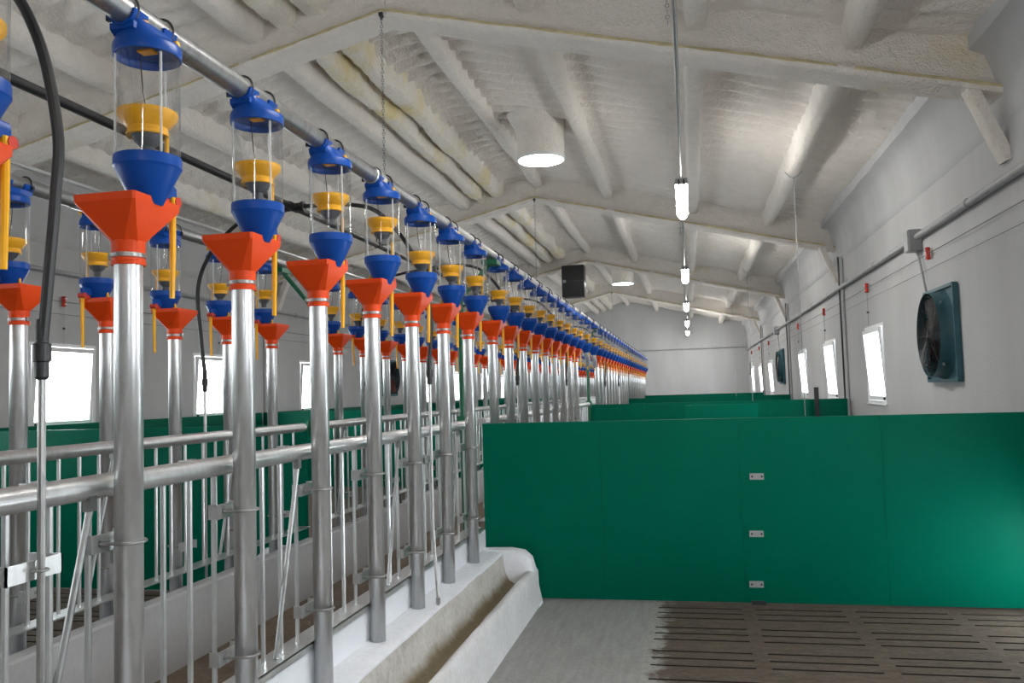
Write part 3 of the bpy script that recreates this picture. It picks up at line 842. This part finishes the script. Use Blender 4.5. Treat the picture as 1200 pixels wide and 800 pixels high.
# lamps
LZ = H+1.77
lamp_y = [7.5, 13.0, 18.3, 23.3, 27.4, 2.0, -3.0]
mb = MB(); mb.tube([(0, YB+.1, LZ+.085), (0, YF-.02, LZ+.085)], .0125, 12)
tag(obj('lighting_conduit', mb, M['galv_dull']), 'straight metal conduit tube running above the row of lamps', 'conduit')
def lamp(y, label):
    t = thing('strip_lamp', label, 'lamp', (0, y, LZ), 0, 'strip lamps along the ceiling')
    def sec(w, z0, z1, n=8):
        return w, z0, z1
    mb = MB(); L = 1.27
    mb.loft([[(-.052,yy,.02),(.052,yy,.02),(.056,yy,.035),(.05,yy,.074),(-.05,yy,.074),(-.056,yy,.035)] for yy in (0, L)]); obj('body', mb, M['clip'], t)
    mb = MB()
    prof = [(-.052,.02)] + [(-.052*math.cos(a), .02-.072*math.sin(a)) for a in [PI*q/10 for q in range(1, 10)]] + [(.052,.02)]
    mb.loft([[(x*.9,0.0,(z-.0)*.9) for x, z in prof], [(x,.02,z) for x, z in prof], [(x,L-.02,z) for x, z in prof], [(x*.9,L,z*.9) for x, z in prof]])
    obj('diffuser', mb, M['lamp'], t)
    for yy in (.06, .45, .82, 1.2):
        for sx in (-1, 1):
            mb = MB(); mb.box(*sorted((sx*.048, sx*.060)), yy-.012, yy+.012, -.008, .035); obj('clip', mb, M['galv'], t)
    for sx in (-.022, .022):
        mb = MB(); mb.box(sx-.007, sx+.007, -.012, .0, -.02, .06); obj('end_latch', mb, M['dark'], t)
    return t
for i, y in enumerate(lamp_y):
    lamp(y, 'white strip lamp on the conduit, %s one counted from the camera' % nth(i+1) if i < 5 else 'white strip lamp on the conduit above or behind the camera position, %s' % ('nearer','farther')[i-5])
for y in (4.35, 10.6, 16, 21):
    chain(-.035, y, flange(-.03)+.36, LZ+.1, 'short chain holding the lamp conduit %s' % {4.35:'just before the nearest rafter', 10.6:'before the second rafter', 16:'before the third rafter', 21:'before the fourth rafter'}[y], link=.03, hook=False)

# tubular skylights
for i, (x, y) in enumerate([(-1.48, 8.9), (-1.46, 20.1), (-1.47, -2.3)]):
    t = thing('tubular_skylight', 'round bright skylight hanging under the ceiling, ' + ('nearer and larger one', 'farther and smaller one', 'behind the camera')[i], 'skylight', (x, y, H+2.5), 0, 'round skylights')
    mb = MB().lathe([(.245,0),(.262,.004),(.264,.03),(.25,.034)], seg=40); obj('ring', mb, M['white'], t)
    mb = MB().lathe([(.001,-.022),(.10,-.018),(.20,-.006),(.246,.006)], seg=40); obj('diffuser', mb, M['sky'], t)
    mb = MB().lathe([(.001,.028),(.25,.028),(.256,.03),(.258,.15),(.260,.28),(.275,.36),(.32,.43),(.36,.50)], seg=40); obj('shaft', mb, M['beam'], t)

# dark hanging box near the third rafter
t = thing('duct_box', 'dark metal box hanging under the third rafter left of the ridge', 'box', (-2.29, 17.5, H+1.95))
mb = MB(); mb.box(-.235,.235,-.16,.16,0,.66,.01); obj('casing', mb, M['dark'], t)
mb = MB(); mb.box(-.237,.237,-.162,.162,.33,.337); obj('seam_strip', mb, M['grey'], t, 0)
for x in (-.18,.18): mb = MB(); mb.tube([(x,0,.65),(x,0,.80)], .006, 6); obj('hanger_rod', mb, M['galv'], t)
mb = MB(); mb.box(-.21,-.15,-.166,-.16,.30,.36); obj('fastener', mb, M['plate'], t, 0)

# fans
def fan(xw, side, y, z, label, n):
    t = thing('wall_fan', label, 'fan', (xw, y, z), 0 if side > 0 else PI, 'wall fans')
    mb = MB(); w, h = .395, .36
    mb.box(-.02, -.004, -w, w, -h, h); 
    for a in (-1, 1):
        mb.box(-.045, -.004, a*w-.012, a*w+.012, -h, h); mb.box(-.045, -.004, -w, w, a*h-.012, a*h+.012)
    obj('mounting_plate', mb, M['teal'], t, 0)
    mb = MB().lathe_x([(.36,-.018),(.345,-.035),(.333,-.06),(.333,-.125),(.328,-.125),(.326,-.06),(.335,-.02)], seg=48); obj('shroud', mb, M['teal'], t)
    mb = MB().lathe_x([(.001,-.024),(.332,-.024)], seg=48); obj('shutter', mb, M['dark'], t)
    mb = MB().lathe_x([(.001,-.10),(.05,-.10),(.06,-.085),(.06,-.03)], seg=24); obj('hub', mb, M['grey'], t)
    for k in range(6):
        a = k*PI/3+.3; mb = MB(); rings = []
        for q in range(6):
            rr = .055 + .255*q/5; w_ = .05+.05*q/5; tw = .6-.3*q/5
            c = Vector((0, math.cos(a)*rr, math.sin(a)*rr)); tg = Vector((math.sin(tw), -math.sin(a)*math.cos(tw), math.cos(a)*math.cos(tw)))
            nn = Vector((math.cos(tw), 0, 0)); cc = c + Vector((-.065,0,0))
            rings.append([tuple(cc - tg*w_ - nn*.003), tuple(cc + tg*w_*.0 - nn*.006), tuple(cc + tg*w_ - nn*.003), tuple(cc + tg*w_ + nn*.003), tuple(cc - tg*w_ + nn*.003)])
            rings[-1] = [(min(-.028, max(-.112, p[0])), p[1], p[2]) for p in rings[-1]]
        mb.loft(rings); obj('blade', mb, M['fanred'] if k in (4, 5) else M['dark'], t)
    mb = MB()
    for rr in [.06+.027*q for q in range(11)]: mb.torus((-.124,0,0), rr, .0022, 'x', 36, 4)
    for k in range(4):
        a = k*PI/4; mb.tube([(-.121,-.33*math.cos(a),-.33*math.sin(a)),(-.121,.33*math.cos(a),.33*math.sin(a))], .003, 5)
    obj('guard', mb, M['dark'], t)
    for a in (.7, 2.4, 3.9, 5.5):
        mb = MB(); mb.tube([(-.09,.325*math.cos(a),.325*math.sin(a)),(-.09,.352*math.cos(a),.352*math.sin(a))], .009, 8); obj('shroud_bolt', mb, M['galv'], t)
fan(XR, 1, 7.17, H+.355, 'teal wall fan on the right wall, nearest the camera', 0)
fan(XR, 1, 18.9, H+.385, 'small far teal fan between windows on the right wall', 1)
fan(XL, -1, 16.6, H+.37, 'teal fan on the left wall seen between the drop tubes', 2)

# wall conduits, boxes, cables, pulleys
def wall_run(xw, side, z, r, label, boxes, name):
    t = thing(name, label, 'conduit', (xw-side*(r+.012), 0, z))
    mb = MB(); mb.tube([(0,YB+.1,0),(0,YF-.02,0)], r, 14); obj('tube', mb, M['pipegrey'], t)
    for y in [1.5*k for k in range(0, 19)]:
        mb = MB(); mb.torus((0,y+.3,0), r+.002, .005, 'y', 14, 5); mb.box(*sorted((0, side*(r+.012))), y+.292, y+.308, -.01, .01); obj('saddle_clip', mb, M['pipegrey'], t)
    return t
wall_run(XR, 1, H+1.218, .028, 'grey conduit along the right wall above the windows', 0, 'wall_conduit')
wall_run(XL, -1, H+1.32, .024, 'grey conduit along the left wall above the windows', 0, 'wall_conduit')
mb = MB(); mb.tube([(XL+.1, YF-.03, H+1.32), (XR-.1, YF-.03, H+1.32)], .028, 12)
tag(obj('wall_conduit', mb, M['pipegrey']), 'grey conduit running across the far end wall', 'conduit')
for y, l in ((7.72, 'nearer'), (19.4, 'farther')):
    t = thing('junction_box', '%s grey junction box on the right wall conduit above a fan' % l, 'box', (XR, y, H+1.2), 0, 'junction boxes')
    mb = MB(); mb.box(-.11,-.002,-.07,.07,-.10,.085,.006); obj('case', mb, M['pipegrey'], t)
    mb = MB(); mb.box(-.118,-.108,-.066,.066,-.095,.08,.004); obj('cover', mb, M['pipegrey'], t)
    mb = MB(); mb.tube([(XR-.03, y, H+1.11), (XR-.03, y-.12, H+.9), (XR-.03, y-.22, H+.70)], .011, 8)
    tag(obj('fan_cable', mb, M['pipegrey']), 'grey cable drop from the %s junction box to its fan' % l, 'cable', 'fan cables')
for side, xw, nm in ((1, XR, 'right'), (-1, XL, 'left')):
    for z, l, wr in ((1.032, 'upper', .0032), (.905, 'lower', .0022)):
        mb = MB(); mb.tube([(xw-side*.03, YB+.1, H+z), (xw-side*.03, YF-.01, H+z)], wr, 6)
        tag(obj('opener_wire', mb, M['grey']), '%s thin wire stretched along the %s wall above the windows' % (l, nm), 'wire', 'window opener wires')
pul_R = [7.4, 9.85, 12.88, 15.9, 21.7, 24.6, 27.6]
pul_L = [7.27, 10.1, 13.0, 18.9]
mb = MB(); mb.lathe([(.012,-.052),(.022,-.045),(.018,-.02),(.018,.02),(.022,.045),(.012,.052)], (0,0,0), 12, True, True); pm = mb.mesh('body', M['red'])
mb = MB(); mb.box(-.027,-.018,-.010,.010,-.035,-.02); pm2 = mb.mesh('eye', M['white'])
mb = MB(); mb.box(-.027,-.018,-.010,.010,.02,.035); pm3 = mb.mesh('eye', M['white'])
mb = MB(); mb.tube([(0,0,-.05),(0,0,-.415)], .003, 6); cordm = mb.mesh('cord', M['pipegrey'])
mb = MB(); mb.tube([(0,0,-.28),(0,0,-.26)], .012, 8); beadm = mb.mesh('bead', M['dark'])
for side, xw, nm, ps in ((1, XR, 'right', pul_R), (-1, XL, 'left', pul_L)):
    for k, y in enumerate(ps):
        t = thing('wire_insulator', 'red wire insulator on the %s wall, %s from the camera' % (nm, nth(k+1)), 'insulator', (xw-side*.03, y, H+1.035), 0 if side > 0 else PI, 'red wire insulators')
        for n_, m_ in (('body', pm), ('eye', pm2), ('eye', pm3)):
            o = bpy.data.objects.new(n_, m_); COL.objects.link(o); o.parent = t
        if k == 0 and side > 0: continue
        c = obj('cord', cordm, None, t)
        o = bpy.data.objects.new('bead', beadm); COL.objects.link(o); o.parent = c
# thin dark pipes down the piers of the right wall
for k, y in enumerate(TR[2:]):
    mb = MB(); mb.tube([(XR-.045, y-.42+.02, .02), (XR-.045, y-.42+.02, H+1.62)], .011, 8)
    tag(obj('down_pipe', mb, M['dark']), 'thin dark pipe down the right wall under the %s rafter' % nth(k+2), 'pipe', 'thin wall pipes')
# small white-grey control box on the far right wall
t = thing('switch_box', 'small grey box on the right wall near the far corner', 'box', (XR, 28.6, H+.55))
mb = MB(); mb.box(-.07,0,-.12,.12,-.2,.2,.01); obj('case', mb, M['pipegrey'], t)
mb = MB(); mb.box(-.078,-.07,-.1,.1,-.17,.17,.004); obj('cover', mb, M['plate'], t)

# ------------------------------------------------------------------ light
w = bpy.data.worlds.new('World'); S.world = w; w.use_nodes = True
bg = w.node_tree.nodes['Background']; bg.inputs[0].default_value = (.93,.97,1,1); bg.inputs[1].default_value = 10.5
def portal(loc, rot, sx, sy):
    l = bpy.data.lights.new('window_portal', 'AREA'); l.shape = 'RECTANGLE'; l.size = sx; l.size_y = sy
    l.cycles.is_portal = True
    o = bpy.data.objects.new('window_portal', l); COL.objects.link(o); o.location = loc; o.rotation_euler = rot
for y in WIN_R: portal((XR+.15, y, (WZ0+WZ1)/2), (0, PI/2, 0), WZ1-WZ0, WW)
portal((XR+.15, 4.70, .26), (0, PI/2, 0), .48, .48)
for y in WIN_L: portal((XL-.15, y, (WZ0+WZ1)/2), (0, -PI/2, 0), WZ1-WZ0, WW)

# ------------------------------------------------------------------ camera
yaw, pitch, roll, fpx = .206, .0604, -.0292, 987.442
cy, sy = math.cos(yaw), math.sin(yaw)
fwd = Vector((-sy*math.cos(pitch), cy*math.cos(pitch), math.sin(pitch)))
r0 = Vector((cy, sy, 0)); u0 = r0.cross(fwd)
c_, s_ = math.cos(roll), math.sin(roll)
right = c_*r0 + s_*u0; up = -s_*r0 + c_*u0
cam = bpy.data.cameras.new('camera'); co = bpy.data.objects.new('camera', cam); COL.objects.link(co)
cam.sensor_width = 36; cam.lens = fpx/1200*36; cam.clip_end = 200; cam.clip_start = .02
mat = Matrix((right, up, -fwd)).transposed().to_4x4(); mat.translation = Vector((0, 0, H))
co.matrix_world = mat
S.camera = co
S.view_settings.view_transform = 'Standard'; S.view_settings.look = 'None'
S.view_settings.gamma = 1; S.view_settings.use_curve_mapping = False
S.view_settings.exposure = 1.1
S.cycles.transparent_max_bounces = 96
S.cycles.max_bounces = 10; S.cycles.diffuse_bounces = 6
S.cycles.use_denoising = True
